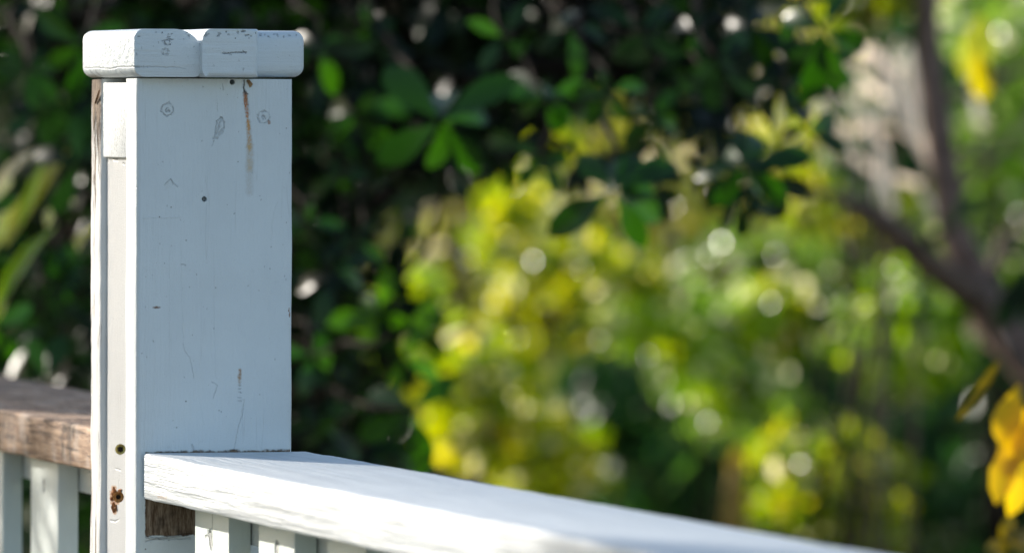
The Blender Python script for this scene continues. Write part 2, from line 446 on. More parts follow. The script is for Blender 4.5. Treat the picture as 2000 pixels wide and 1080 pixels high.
def plant(name, label, cat, blobs, nros, per, length, mat, bark, kind='obovate', base=None, group=None, parts=0,
          trunk_r=.03, shell=.45, up=.25, spread=.75, twigs=60, forkat=.72):
    if name == 'shrub': trunk_r *= .45
    rnd = random.Random(hash(label) % 1000 if False else len(label) * 7 + nros)
    fmean = sum(b[2] for b in blobs) / len(blobs)
    big = max(blobs, key=lambda b: b[3] * b[4])
    if base is None:
        base = at(big[0], big[1], big[2] + .1)
    base = Vector((base[0], base[1], ground_z(fmean)))
    root = empty(name, base, label, cat, group)
    Cp, Op = crown_points(blobs, nros, shell)
    pos, dr, no, ln = rosettes(Cp, Op, per, length, spread, up)
    # trunk, limbs, twigs
    bt = bmesh.new(); hub = at(big[0], big[1], big[2])
    fork = base.lerp(hub, forkat)
    tube(bt, wander(base - Vector((0, 0, .1)), fork, 7, .05, rnd), [trunk_r * (1.25 - .5 * i / 7) for i in range(8)], 9)
    obj('trunk', bm_mesh(bt, 'trunk', True), bark, root)
    centres = []
    for b in blobs:
        bb = bmesh.new(); c = at(b[0], b[1], b[2]); centres.append(c)
        n_ = 6; tube(bb, wander(fork, c, n_, .05, rnd), [trunk_r * (.75 - .6 * i / n_) for i in range(n_ + 1)], 7)
        obj('branch', bm_mesh(bb, 'branch', True), bark, root)
    bw = bmesh.new()
    idx = list(range(len(Cp))); rnd.shuffle(idx)
    for i in idx[:twigs]:
        p = Vector(Cp[i]); c = min(centres, key=lambda q: (q - p).length)
        tube(bw, wander(c.lerp(p, .1), p, 3, .02, rnd), [.006, .005, .004, .003], 5)
    tw = obj('twigs', bm_mesh(bw, 'twigs', True), bark, root); tw['kind'] = 'stuff'
    if parts:
        dist = (pos - np.array(EYE)) @ np.array(CF)
        # only those that the photograph can show, nearest first
        rr = ((pos - np.array(EYE)) @ np.array(CR)) / dist * FPX + 1000
        uu = 540 - ((pos - np.array(EYE)) @ np.array(CU)) / dist * FPX
        inside = (rr > -30) & (rr < 2030) & (uu > -30) & (uu < 1100)
        inside &= ~((rr > 185) & (rr < 565) & (uu > 60)) 
        order = np.argsort(np.where(inside, dist, 1e9))[:parts]
        keep = np.ones(len(pos), bool); keep[order] = False
        for i in order: leaf_object(pos[i], dr[i], no[i], float(ln[i]), mat, kind, root)
        pos, dr, no, ln = pos[keep], dr[keep], no[keep], ln[keep]
    fo = obj('foliage', leaves_mesh('foliage', pos, dr, no, ln, kind, mat), None, root); fo['kind'] = 'stuff'
    return root

# ================================================================== THE SETTING
def grid_ground():
    bm = bmesh.new(); nx, ny = 60, 60; vv = []
    for j in range(ny + 1):
        row = []
        for i in range(nx + 1):
            r = -90 + 180 * i / nx; f = -40 + 200 * (j / ny)
            p = EYE + _R * r + _F * f
            z = ground_z(f) if f < 60 else ground_z(60) + (f - 60) * .05
            z += noise.noise(Vector((p.x * .2, p.y * .2, 0))) * .35 * min(1, max(0, (f - 12) / 10))
            row.append(bm.verts.new((p.x, p.y, z)))
        vv.append(row)
    for j in range(ny):
        for i in range(nx): bm.faces.new((vv[j][i], vv[j][i + 1], vv[j + 1][i + 1], vv[j + 1][i]))
    n = N('hillside_grass'); P = n.obj()
    c = n.mix(n.ramp(n.noise(P, 1.2, 5, .6), .35, .65), (.045, .065, .022), (.13, .12, .06))
    c = n.mix(n.ramp(n.noise(P, 6, 5, .7), .5, .7), c, (.20, .17, .11))
    n.l(c, n.b.inputs['Base Color']); n.b.inputs['Roughness'].default_value = .9
    bp = n.n('Bump'); bp.inputs['Strength'].default_value = 1; bp.inputs['Distance'].default_value = .15
    n.l(n.noise(P, 5, 6, .7), bp.inputs['Height']); n.l(bp.outputs[0], n.b.inputs['Normal'])
    tag(obj('ground', bm_mesh(bm, 'ground', True), n.m), kind='structure')
grid_ground()

DECK = -.95
dm = simple('grey_deck_wood', (.11, .095, .08), .7, ns=30)
tag(obj('deck', board_mesh('deck', (-1.2, -7.5, DECK - .15), (3.5, 3.2, DECK), .004), dm), kind='structure')

# ================================================================== POST
A_, W_, T_ = .0055, .148, .0395
H = .3236
def fp(px, py, y=0.0):            # point of the post front
    return hit(px, py, 1, y)
def sp_(px, py, x=0.0):           # point of a side plane
    return hit(px, py, 0, x)

# marks on the front board
S = []; RG = []; ST = []
def poly(pts, r, dep, dk, plane=fp, **k):
    for a, b in zip(pts, pts[1:]): S.append((plane(*a, **k), plane(*b, **k), r, dep, dk))
for cx, cy in ((327, 215), (515, 229)):
    RG.append((fp(cx, cy), .0052, .0009, .0011, .20)); RG.append((fp(cx, cy + 1), .0014, .0012, .0010, .42))
poly([(322, 203), (330, 200)], .0006, .0004, .5)
poly([(420, 262), (424, 238), (432, 230), (438, 238), (437, 250), (426, 262)], .0007, .0007, .45)
poly([(418, 270), (428, 248), (432, 232)], .0010, .0006, .5)
poly([(416, 272), (424, 270), (436, 258)], .0008, .0005, .4)
poly([(419, 274), (414, 285)], .0005, .0003, .3)
poly([(322, 360), (333, 349), (346, 363)], .0006, -.0006, .12); poly([(335, 353), (337, 361)], .0006, .0004, .45)
poly([(353, 517), (363, 518)], .0005, .0004, .45)
poly([(478, 157), (476, 172), (479, 182)], .0010, .001, .85)
poly([(434, 165), (437, 177)], .0005, .0004, .5)
poly([(358, 672), (363, 690), (370, 700), (374, 716), (378, 738)], .0005, .0003, .25)
poly([(413, 745), (425, 753), (421, 766), (417, 778)], .0005, .0003, .35)
poly([(477, 780), (473, 808), (466, 835), (458, 868), (459, 880)], .0005, .0003, .3)
poly([(375, 868), (377, 880)], .001, .0005, .5)
for yy in (752, 759, 766, 776, 782): poly([(465, yy), (471, yy)], .0004, .0004, .4)
poly([(352, 470), (354, 550), (357, 660)], .0005, .00015, .06)
poly([(393, 590), (392, 700)], .0005, .00015, .05); poly([(417, 480), (418, 640), (422, 740)], .0005, .00015, .06)
poly([(331, 480), (331, 668)], .0004, .00015, .08); poly([(424, 200), (425, 220)], .0004, .0003, .2)
poly([(529, 470), (534, 420), (541, 395)], .0004, .0002, .08)
poly([(497, 385), (507, 384)], .0003, .0001, .05); poly([(280, 425), (352, 424)], .0007, -.0003, 0)
RUST = (.60, .22, .02)
ST += [(fp(478, 178), fp(481, 196), .0004, .0022, (.05, .02, .008), 1), (fp(479, 185), fp(483, 226), .0008, .0032, (.46, .14, .012), 1),
       (fp(483, 226), fp(487, 252), .0003, .0016, RUST, .95), (fp(485, 240), fp(488, 290), .0006, .0034, (.60, .30, .07), .85),
       (fp(488, 285), fp(488, 330), .0006, .0052, (.66, .44, .16), .6), (fp(487, 320), fp(487, 375), .0006, .0058, (.66, .50, .28), .35),
       (fp(468, 722), fp(468, 738), .0003, .0020, (.35, .17, .06), .95), (fp(467, 738), fp(468, 750), .0003, .0024, (.45, .3, .16), .6),
       (fp(301, 600), fp(311, 600), .0003, .0013, (.16, .07, .03), 1), (fp(565, 602), fp(566, 618), .0001, .0010, (.25, .11, .05), 1),
       (fp(485, 160), fp(491, 167), .0005, .0022, (.32, .16, .06), 1),
       (fp(525, 237), fp(526, 241), .0003, .0014, (.3, .12, .04), .9)]
scar = (fp(284, 978), fp(378, 1045))
def scar_mask(n, P, PW):
    s_ = n.n('SeparateXYZ'); n.l(PW, s_.inputs[0]); a, b = scar
    rag = n.math('MULTIPLY', n.math('SUBTRACT', n.noise(P, 120, 3), .5), .006)
    x, z, y = s_.outputs[0], n.math('ADD', s_.outputs[2], rag), s_.outputs[1]
    m = n.math('MULTIPLY', n.ramp(x, a.x - .0006, a.x + .0004), n.ramp(z, b.z - .0006, b.z + .0006))
    m = n.math('MULTIPLY', m, n.ramp(z, 0.0, .002, 1, 0))
    m = n.math('MULTIPLY', m, n.ramp(x, a.x + .130, a.x + .131, 1, 0))
    return n.math('MULTIPLY', m, n.ramp(y, .004, .005, 1, 0))
poly([(285, 1049), (310, 1051), (345, 1046), (378, 1040)], .0009, -.0015, .25)
poly([(285, 1056), (300, 1052), (330, 1053), (372, 1050)], .0006, .0008, .4)
def marks_from(mk, S=(), RG=(), ST=()):
    for q in S: mk.seg(*q)
    for q in RG: mk.ring(*q)
    for q in ST: mk.stain(*q)
    return mk
MF = marks_from(Marks('front_board', 0, 2, 0, .14, -.15, .33, 1, .004), [(a_, b_, r_ * 1.1, d_, k_ if k_ > .6 else k_ * .58) for a_, b_, r_, d_, k_ in S], RG, ST)
MF.specks(260, .0006, .8)
m_front = paint('painted_front_board', marks=[MF], bare=scar_mask, grain_amt=1.15)
FS = list(S)

post = empty('fence_post', (.07, .0825, DECK), 'square white painted wooden post with notched cap and rust streak', 'post')
sel_all = lambda c, e: True
def fb_bevels(lo, hi, big):
    return [(lambda c, e: abs(c.x - lo[0]) < 1e-6 and abs(c.y - lo[1]) < 1e-6, big), (lambda c, e: True if e.calc_length() > .005 and abs(c.x - lo[0]) > .01 else False, .0025)]
me = board_mesh('front_board', (0, 0, DECK), (.14, .038, H), bevels=[(lambda c, e: abs(c.x) < 1e-6 and abs(c.y) < 1e-6, .0042), (lambda c, e: abs(c.x - .14) < 1e-6 and c.y < .001, .0045), (lambda c, e: abs(c.x) < 1e-6 and abs(c.y - .038) < 1e-6, .001)], seg=4, cuts=(2, 120), jit=.0005)
front = obj('front_board', me, m_front, post)

def cut(o, holes):
    """bore round holes (start, end, radius) into a mesh"""
    tmp = []
    for a, b, r in holes:
        bm = bmesh.new(); tube(bm, [a, b], [r, r], 16); bmesh.ops.recalc_face_normals(bm, faces=bm.faces[:])
        c = bpy.data.objects.new('bore', bm_mesh(bm, 'bore')); COL.objects.link(c); tmp.append(c)
        md = o.modifiers.new('b', 'BOOLEAN'); md.operation = 'DIFFERENCE'; md.solver = 'EXACT'; md.object = c
    bpy.context.view_layer.update()
    dg = bpy.context.evaluated_depsgraph_get()
    new = bpy.data.meshes.new_from_object(o.evaluated_get(dg), depsgraph=dg)
    o.modifiers.clear(); o.data = new
    for c in tmp: bpy.data.objects.remove(c)
def bore(c, r, depth, ax=1, out=.01):
    d = Vector((0, 0, 0)); d[ax] = 1
    return (Vector(c) - d * out, Vector(c) + d * depth, r)
cut(front, [bore(fp(454, 161), .0024, .02), bore(fp(399, 389), .0024, .006)])
nail = simple('dark_steel', (.12, .14, .16), .35, .8)
bm = bmesh.new(); c = fp(399, 389, .0035); tube(bm, [c, c + Vector((0, .002, 0))], [.0017, .0017], 12)
obj('nail', bm_mesh(bm, 'nail'), nail, post)

# back board, weathered where the paint has gone near the top
def back_bare(n, P, PW):
    s_ = n.n('SeparateXYZ'); n.l(PW, s_.inputs[0]); z = s_.outputs[2]; y = s_.outputs[1]
    sc_ = n.stretch(P, (1, 1, .06)); v = n.noise(sc_, 130, 4, .65)
    zz = n.ramp(z, H - .115, H - .015, .0, .26, False)
    m = n.ramp(n.math('ADD', v, zz), .58, .64)
    m2 = n.math('MULTIPLY', n.ramp(v, .54, .58), n.ramp(n.noise(P, 22, 2), .5, .6))
    edge = n.ramp(y, .152, .162)
    m2 = n.math('MULTIPLY', m2, edge)
    return n.math('MAXIMUM', n.math('MULTIPLY', m, n.ramp(y, .128, .131)), m2)
SB = []
def polyb(pts, r, dep, dk, x=0.0):
    for a, b in zip(pts, pts[1:]): SB.append((sp_(*a, x=x), sp_(*b, x=x), r, dep, dk))
polyb([(186, 205), (187, 235), (184, 250)], .0025, .002, 1)
polyb([(189, 222), (190, 232)], .0020, .002, 1); polyb([(184, 272), (185, 290)], .0022, .0012, .9); polyb([(187, 305), (186, 318)], .0018, .001, .8)
polyb([(184, 345), (185, 362), (187, 382)], .0018, .0008, .8); polyb([(181, 600), (178, 640), (179, 680)], .0016, .0008, .5)
polyb([(190, 700), (189, 760)], .001, .0006, .3)
m_back = paint('weathered_back_board', marks=[marks_from(Marks('back_board', 1, 2, .125, .167, -.12, .33, 0, .003, seed=21), SB)], bare=back_bare, base=(.78, .79, .79))
me = board_mesh('back_board', (0, .127, DECK), (.14, .165, H), bevels=[(lambda c, e: abs(c.x) < 1e-6 and abs(c.y - .127) < 1e-6, .0055), (lambda c, e: abs(c.x) < 1e-6 and abs(c.y - .165) < 1e-6, .003)], seg=4, cuts=(2, 160), jit=.0012)
obj('back_board', me, m_back, post)

XC = .0052
SC = []
def polyc(pts, r, dep, dk):
    for a, b in zip(pts, pts[1:]): SC.append((sp_(*a, x=XC), sp_(*b, x=XC), r, dep, dk))
polyc([(218, 842), (220, 850)], .0008, .0004, .25); polyc([(233, 930), (232, 958)], .0010, .0005, .25)
polyc([(226, 915), (236, 918)], .001, .0003, .15); polyc([(216, 1015), (224, 1018), (232, 1014)], .001, .0004, .2)
polyc([(205, 312), (211, 316)], .0015, .0008, .7); polyc([(222, 312), (230, 314)], .0015, .0008, .6); polyc([(240, 319), (244, 322)], .0012, .0004, .5)
STc = []
for y_ in range(950, 1003, 2):
    x0_, x1_ = (219, 226) if y_ < 960 else (216, 232) if y_ < 985 else (220, 227)
    x0_ += R_.uniform(-1.5, 1.5); x1_ += R_.uniform(-1.5, 1.5)
    STc.append((sp_(x0_, y_, x=XC), sp_(x1_, y_, x=XC), .0006, .0016, R_.choice([(.34, .15, .05), (.24, .09, .03), (.42, .22, .09)]), 1.0))
MC = marks_from(Marks('core_board', 1, 2, .038, .128, -.12, .33, 0, .01, seed=31), SC, (), STc); MC.specks(40, .0006, .6)
m_core = paint('smooth_shade_grey_core', base=(.50, .515, .53), marks=[MC], grain_amt=.25)  # greyer base puts the recess's shade into the paint
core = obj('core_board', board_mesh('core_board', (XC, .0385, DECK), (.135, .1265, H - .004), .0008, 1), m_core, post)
VD = (CF + CR * ((232 - 1000) / FPX) - CU * ((920 - 540) / FPX)).normalized()
c1, c2 = sp_(235, 877, x=XC), sp_(231, 970, x=XC)
cut(core, [(c1 - VD * .04, c1 + VD * .022, .0047), (c2 - VD * .04, c2 + VD * .026, .0050)])

n = N('painted_end_grain'); P = n.obj()
dv = n.vm('SUBTRACT', P, tuple(sp_(262, 170, x=0) + Vector((0, -.07, .03))))
ln_ = n.vm('LENGTH', n.stretch(dv, (1, 1, .55)), out=1)
rg = n.math('SINE', n.math('ADD', n.math('MULTIPLY', ln_, 1150), n.math('MULTIPLY', n.noise(P, 30, 3), 9)))
cr_ = n.math('MULTIPLY', n.ramp(rg, .45, .98), n.ramp(n.noise(P, 420, 3, .7), .42, .56))
n.l(n.mix(n.math('MULTIPLY', cr_, .62), (.74, .77, .78), (.12, .11, .10)), n.b.inputs['Base Color']); n.b.inputs['Roughness'].default_value = .55
bp = n.n('Bump'); bp.inputs['Distance'].default_value = 1; bp.inputs['Strength'].default_value = .8
n.l(n.math('SUBTRACT', n.math('MULTIPLY', n.noise(P, 600, 3), .0005), n.math('MULTIPLY', cr_, .0012)), bp.inputs['Height']); n.l(bp.outputs[0], n.b.inputs['Normal'])
zb = sp_(225, 308, x=.0015).z
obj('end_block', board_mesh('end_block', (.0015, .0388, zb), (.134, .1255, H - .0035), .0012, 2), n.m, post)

# brass torx screw in the side, splintered hole lower down
brass = simple('brass_screw', (.85, .62, .20), .4, .35, 400)
dk = simple('hole_shade_dark', (.03, .02, .012), .9)  # dark solids stand in for the shade inside the socket and the bore
def lathe_v(c, prof, sides=28):
    t = VD.cross(Vector((0, 0, 1))).normalized(); u = t.cross(VD)
    bm = bmesh.new(); rings = []
    for k_, (dx, r) in enumerate(prof):
        rings.append([bm.verts.new(c + VD * dx + (t * math.cos(2 * math.pi * k / sides) + u * math.sin(2 * math.pi * k / sides)) * (r * (1 if not isinstance(r, tuple) else 1))) for k in range(sides)])
    for a, b in zip(rings, rings[1:]):
        for k in range(sides): bm.faces.new((a[k], a[(k + 1) % sides], b[(k + 1) % sides], b[k]))
    bm.faces.new(rings[-1]); bmesh.ops.recalc_face_normals(bm, faces=bm.faces[:]); return bm
screw = obj('screw', bm_mesh(lathe_v(c1 + VD * .003, [(.004, .00455), (0, .0046), (-.0003, .0042), (.0006, .0028), (.0022, .0024), (.004, .0005)]), 'screw', False), brass, post)
t_ = VD.cross(Vector((0, 0, 1))).normalized(); u_ = t_.cross(VD); bm = bmesh.new(); pts = []
for k in range(24):
    r = .0024 if (k // 2) % 2 else .0017; a = 2 * math.pi * k / 24
    pts.append(bm.verts.new(c1 + VD * .0034 + (t_ * math.cos(a) + u_ * math.sin(a)) * r))
q = bmesh.ops.extrude_face_region(bm, geom=[bm.faces.new(pts)])
bmesh.ops.translate(bm, verts=[v for v in q['geom'] if isinstance(v, bmesh.types.BMVert)], vec=VD * .002)
obj('socket_shade', bm_mesh(bm, 'socket_shade'), dk, post)
raw = simple('raw_orange_wood', (.62, .32, .11), .8, 0, 500, .45)
obj('torn_wood', bm_mesh(lathe_v(c2 + VD * .004, [(.016, .0049), (0, .0049), (.001, .0040), (.003, .0022), (.010, .0020)]), 'torn_wood', False), raw, post)
bm = lathe_v(c2 + VD * .0072, [(.004, .0019), (0, .0019)]); obj('bore_shade', bm_mesh(bm, 'bore_shade'), dk, post)
spl = simple('splintered_wood', (.36, .15, .05), .8, 0, 300, .5)
for k, (pa, pb, r) in enumerate([((222, 950), (223, 975), .0022), ((226, 955), (224, 972), .0018), ((222, 980), (222, 1001), .0024), ((227, 985), (226, 999), .0018), ((232, 960), (237, 955), .0016), ((216, 976), (221, 968), .0015)]):
    bm = bmesh.new(); a, b = sp_(*pa, x=XC - .0004), sp_(*pb, x=XC - .0008); tube(bm, [a, a.lerp(b, .5) + Vector((-.0006, 0, 0)), b], [r * .4, r, r * .2], 5)
    obj('splinter', bm_mesh(bm, 'splinter'), spl, post)
# a loose splinter and paint flake near the top
bm = bmesh.new(); tube(bm, [sp_(194, 176, x=-.001), sp_(190, 190, x=-.002), sp_(186, 202, x=-.001)], [.0006, .0012, .0008], 5)
obj('splinter', bm_mesh(bm, 'splinter'), simple('brown_splinter', (.22, .11, .05), .8), post)
bm = bmesh.new()
vv = [bm.verts.new(fp(x_, y_, yy)) for x_, y_, yy in ((482, 157, -.0003), (487, 156, -.002), (494, 165, -.004), (488, 172, -.001))]
q = bmesh.ops.extrude_face_region(bm, geom=[bm.faces.new(vv)])
bmesh.ops.translate(bm, verts=[v for v in q['geom'] if isinstance(v, bmesh.types.BMVert)], vec=(0, .0006, 0))
bmesh.ops.recalc_face_normals(bm, faces=bm.faces[:])
obj('paint_flake', bm_mesh(bm, 'paint_flake'), simple('tan_flake', (.3, .19, .1), .7), post)

# ---- cap
CT = CT_ = H + .0425
Y1, Y2, YS = -.018, -.026, .001
HB = H + .0011
def profile_extrude(pts, y0, y1, bev=.0, seg=3):
    bm = bmesh.new(); f = bm.faces.new([bm.verts.new((x, y0, z)) for x, z in pts])
    q = bmesh.ops.extrude_face_region(bm, geom=[f])
    bmesh.ops.translate(bm, verts=[v for v in q['geom'] if isinstance(v, bmesh.types.BMVert)], vec=(0, y1 - y0, 0))
    bmesh.ops.recalc_face_normals(bm, faces=bm.faces[:])
    if bev:
        es = [e for e in bm.edges if all(abs(v.co.y - y0) < 1e-6 for v in e.verts)]
        bmesh.ops.bevel(bm, geom=es, offset=bev, segments=seg, profile=.5, affect='EDGES')
    return bm
def arc(cx, cz, rx, rz, a0, a1, k=8):
    return [(cx + rx * math.cos(math.radians(a0 + (a1 - a0) * i / k)), cz + rz * math.sin(math.radians(a0 + (a1 - a0) * i / k))) for i in range(k + 1)]
S = []; RG = []; ST = []
RG += [(fp(327, 84, Y1), .0022, .0009, .001, .8), (fp(323, 102, Y1), .0026, .0016, .0006, .5)]
y1_, y2_ = Y1, Y2
poly([(316, 82), (333, 77), (338, 78)], .0006, .0006, .5, y=y1_)
poly([(436, 106), (446, 104), (470, 103), (482, 104)], .0007, .0007, .75, y=y2_)
poly([(438, 103), (452, 107)], .0005, .0004, .4, y=y2_); poly([(474, 101), (480, 106)], .0008, .0004, .5, y=y2_)
for a, b in (((262, 101), (276, 101)), ((262, 108), (274, 109)), ((265, 132), (300, 131)), ((300, 131), (360, 134))): poly([a, b], .0005, .0004, .12, y=y1_)
for k in range(46):   # crumbled paint along the top edge
    x_ = R_.uniform(385, 590) if k < 34 else R_.uniform(268, 400); yy = y2_ if 400 < x_ < 505 else (YS if x_ > 505 else y1_)
    z_ = R_.uniform(62, 72) + (R_.uniform(0, 6) if R_.random() < .3 else 0)
    poly([(x_, z_), (x_ + R_.uniform(-5, 5), z_ + R_.uniform(-1.5, 1.5))], R_.uniform(.0005, .001), .0006, R_.uniform(.3, .8), y=yy)
XL = fp(262, 110, Y1).x
def polys(pts, r, dep, dk, x=XL):
    for a, b in zip(pts, pts[1:]): S.append((sp_(*a, x=x), sp_(*b, x=x), r, dep, dk))
polys([(164, 134), (190, 133), (215, 135), (230, 132), (262, 131)], .0007, .0006, .3)
polys([(164, 82), (185, 80), (210, 80)], .0006, .0004, .12); polys([(232, 141), (237, 149)], .0009, .0005, .4)
polys([(175, 140), (178, 146)], .002, .0006, .5); polys([(185, 142), (188, 147)], .002, .0006, .4)
MA = Marks('cap_front', 0, 2, -.01, .155, H - .005, CT_ + .005, 1, .004, seed=41); MB_ = Marks('cap_side', 1, 2, -.015, .18, H - .005, CT_ + .005, 0, -.002, seed=51)
for q in S: (MB_ if abs(q[0][0] - XL) < 1e-5 else MA).seg(*q)
for q in RG: MA.ring(*q)
MA.specks(120, .0006, .6); MB_.specks(120, .0007, .5)
m_cap = paint('painted_cap', marks=[MA, MB_], grain=0, grain_amt=2.2)
cap = adopt(empty('post_cap', (0, 0, 0), None, None), None)
cap.parent = post; cap.matrix_parent_inverse = Matrix.Translation(-Vector(post.location))
def capobj(name, bm):
    me = bm_mesh(bm, name, True); me.set_sharp_from_angle(angle=math.radians(38))
    o = bpy.data.objects.new(name, me); COL.objects.link(o); me.materials.append(m_cap)
    o.parent = cap; return o
xl, xr = XL, fp(595.5, 110, YS).x + .0012
YB = sp_(162, 110, x=XL).y
x2l, x2r = fp(395, 100, Y2).x, fp(506, 100, Y2).x
bm = bmesh.new(); bmesh.ops.create_cube(bm, size=1)
for v in bm.verts: v.co = Vector((x2l + .016 if v.co.x < 0 else xr, YS if v.co.y < 0 else YB - .001, HB + .0005 if v.co.z < 0 else CT - .0006))
bmesh.ops.bevel(bm, geom=[e for e in bm.edges], offset=.0095, segments=6, profile=.5, affect='EDGES')
capobj('cap_slab', bm)
b1r = x2l + .0015
pts = arc(xl + .0095, CT - .0085, .0095, .0085, 180, 90) + arc(b1r - .024, CT - .0200, .024, .0200, 90, 4, 12) + [(b1r, HB + .010)] + arc(b1r - .006, HB + .0065, .006, .0065, 0, -90, 5) + arc(xl + .0095, HB + .0095, .0095, .0095, -90, -180)
pts = [(x, z) for i, (x, z) in enumerate(pts) if i == 0 or abs(x - pts[i - 1][0]) + abs(z - pts[i - 1][1]) > 1e-7]
capobj('cap_block', profile_extrude(pts, y1_, YB, .0007, 2))
pts = arc(x2l + .0085, CT - .0115, .0085, .0118, 180, 90, 10) + [(x2r - .001, CT + .0003), (x2r, CT), (x2r, HB)] + arc(x2l + .006, HB + .0080, .006, .0080, -90, -180, 8)
bm = profile_extrude(pts, y2_, YB - .0015, 0)
es = [e for e in bm.edges if all(abs(v.co.y - y2_) < 1e-6 for v in e.verts) and (abs(e.verts[0].co.x - x2r) < .0012 and abs(e.verts[1].co.x - x2r) < .0012 or all(v.co.z < HB + .0003 for v in e.verts))]
bmesh.ops.bevel(bm, geom=es, offset=.006, segments=6, profile=.5, affect='EDGES')
capobj('cap_block', bm)

# ================================================================== RIGHT RAILING
RY0 = -2.9
def picket_mat(i, knots):
    mks = []
    if knots:
        ys = [q[0].y for q in knots] + [q[1].y for q in knots]
        mks = [marks_from(Marks('picket', 1, 2, min(ys) - .05, max(ys) + .05, -.14, .0, 0, .2, seed=60 + i), knots)]
    return paint('painted_picket', base=(.60, .68, .665), marks=mks, grain_amt=.5)
S = []; RG = []; ST = []
def polyt(pts, r, dep, dk):
    for a, b in zip(pts, pts[1:]): S.append((hit(*a, 2, 0), hit(*b, 2, 0), r, dep, dk))
polyt([(520, 893), (640, 911), (760, 935)], .0008, .0005, .12); polyt([(560, 897), (660, 912), (800, 938)], .0007, .0005, .1)
polyt([(600, 892), (720, 910), (860, 936)], .0008, .0005, .12); polyt([(640, 893), (760, 912), (900, 940)], .0006, .0004, .1)
polyt([(560, 928), (572, 929)], .0012, .0004, .2); polyt([(470, 903), (480, 905)], .001, .0004, .2)
for a, b in (((292, 889), (312, 895)), ((312, 895), (330, 897)), ((380, 906), (402, 910)), ((450, 921), (474, 926)), ((490, 927), (510, 934))):
    S.append((sp_(*a, x=A_), sp_(*b, x=A_), .0009, .0006, .3))
STr = [(sp_(308, 969, x=A_), sp_(325, 972, x=A_), .0006, .0025, (.5, .33, .2), .5)]
MT = Marks('rail_top', 0, 1, A_, A_ + W_, -1.1, 0, 2, -.0015, False, .0005, seed=71)
MS = Marks('rail_side', 1, 2, -1.1, 0, -.045, .005, 0, A_ + .0015, True, .0004, seed=75)
for q in S: (MS if abs(q[0][0] - A_) < 1e-5 else MT).seg(*q)
for q in STr: MS.stain(*q)
MT.specks(60, .001, .4); MS.specks(60, .0008, .4)
m_rail = paint('painted_rail', marks=[MT, MS], grain=1, grain_amt=2.6, streak=.6, base=(.665, .71, .74))
rail = empty('railing', (A_ + W_ / 2, -1.45, DECK), 'white painted railing running from the post front to the lower right', 'railing')
me = board_mesh('top_rail', (A_, RY0, -T_), (A_ + W_, -.0012, 0), .0028, 3, cuts=(1, 260), jit=.0006)
obj('top_rail', me, m_rail, rail)
XP = A_ + .030
def yp(px, py=1050): return sp_(px, py, x=XP).y
m_pick = []
k1 = [(sp_(415, 1000, x=XP), sp_(414, 1084, x=XP), .0011, .0015, .75), (sp_(411, 1045, x=XP), sp_(413, 1062, x=XP), .006, .004, 1), (sp_(401, 1049, x=XP), sp_(409, 1044, x=XP), .002, .001, .7), (sp_(406, 1038, x=XP), sp_(410, 1044, x=XP), .002, .001, .6)]
k2 = [(sp_(541, 1070, x=XP), sp_(541, 1084, x=XP), .007, .004, 1)]
p0, p1 = yp(380.5), yp(446.5)
q0, q1 = yp(505), yp(574.5)
pitch = p0 - q0
mats = [picket_mat(0, k1), picket_mat(1, k2), picket_mat(2, [])]
for i in range(12):
    far, near = (p0, p1) if i == 0 else (q0 - pitch * (i - 1), q1 - pitch * (i - 1))
    me = board_mesh('picket', (XP, near, DECK + .09), (XP + .0195, far, -T_ - .0005), .0012, 2)
    obj('picket', me, mats[min(i, 2)], rail)
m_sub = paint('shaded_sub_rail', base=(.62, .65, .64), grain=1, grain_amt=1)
obj('sub_rail', board_mesh('sub_rail', (XP + .0205, RY0, -T_ - .0305), (XP + .0585, p0 - .003, -T_ - .0008), .002, 2), m_sub, rail)
obj('bottom_rail', board_mesh('bottom_rail', (XP + .0205, RY0, DECK + .10), (XP + .0585, -.0015, DECK + .14), .002, 2), m_sub, rail)

# ================================================================== LEFT RAILING
B0, PSI, CZ, W2 = .0188, .0188, .011, .1753
LM = Matrix.Translation((B0, .1665, CZ)) @ Matrix.Rotation(-PSI, 4, 'Z')   # local y runs along the rail away from the post
def rail_hit(px, py, xoff):
    n_ = Vector((math.cos(PSI), -math.sin(PSI), 0)); p0_ = Vector((B0, .1665, CZ)) + n_ * xoff
    d = CF + CR * ((px - 1000) / FPX) - CU * ((py - 540) / FPX)
    t = (p0_ - EYE).dot(n_) / d.dot(n_); return LM.inverted() @ (EYE + d * t)
lroot = empty('railing', (B0 + .08, 1.4, DECK), 'weathered brown top rail over pale pickets behind the post', 'railing')
def lobj(name, me, mat): return obj(name, me, mat, lroot)
kn = LM @ rail_hit(54, 856, 0)
m_brown = bare_wood('weathered_brown_wood', 1, spots=[(kn, .006)])
lrail = lobj('top_rail', board_mesh('top_rail', (0, 0, -T_), (W2, 3.0, 0), .003, 3, cuts=(1, 200), jit=.0016), m_brown)
for v in lrail.data.vertices: v.co.y += max(0, v.co.x - .085) * 2.6 * (1 - v.co.y / 3)
lrail.data.transform(LM)
xo = .020
def ly(px, py=1000): return rail_hit(px, py, xo).y
prs = [(ly(113), ly(60)), (ly(5), ly(-49))]
pitch_l = prs[1][0] - prs[0][0]
kk = LM @ rail_hit(86, 948, xo)
mk = picket_mat(3, [(LM @ rail_hit(86, 942, xo), LM @ rail_hit(86, 956, xo), .0038, .003, 1), (LM @ rail_hit(95, 955, xo), LM @ rail_hit(95, 970, xo), .0012, .0008, .5), (LM @ rail_hit(94, 985, xo), LM @ rail_hit(94, 994, xo), .0012, .0008, .5)])
for i in range(9):
    near, far = prs[i] if i < 2 else (prs[1][0] + pitch_l * (i - 1), prs[1][1] + pitch_l * (i - 1))
    lobj('picket', board_mesh('picket', (xo, near, DECK - CZ + .09), (xo + .0195, far, -T_ - .0005), .0012, 2, xf=LM), mk if i == 0 else mats[2])
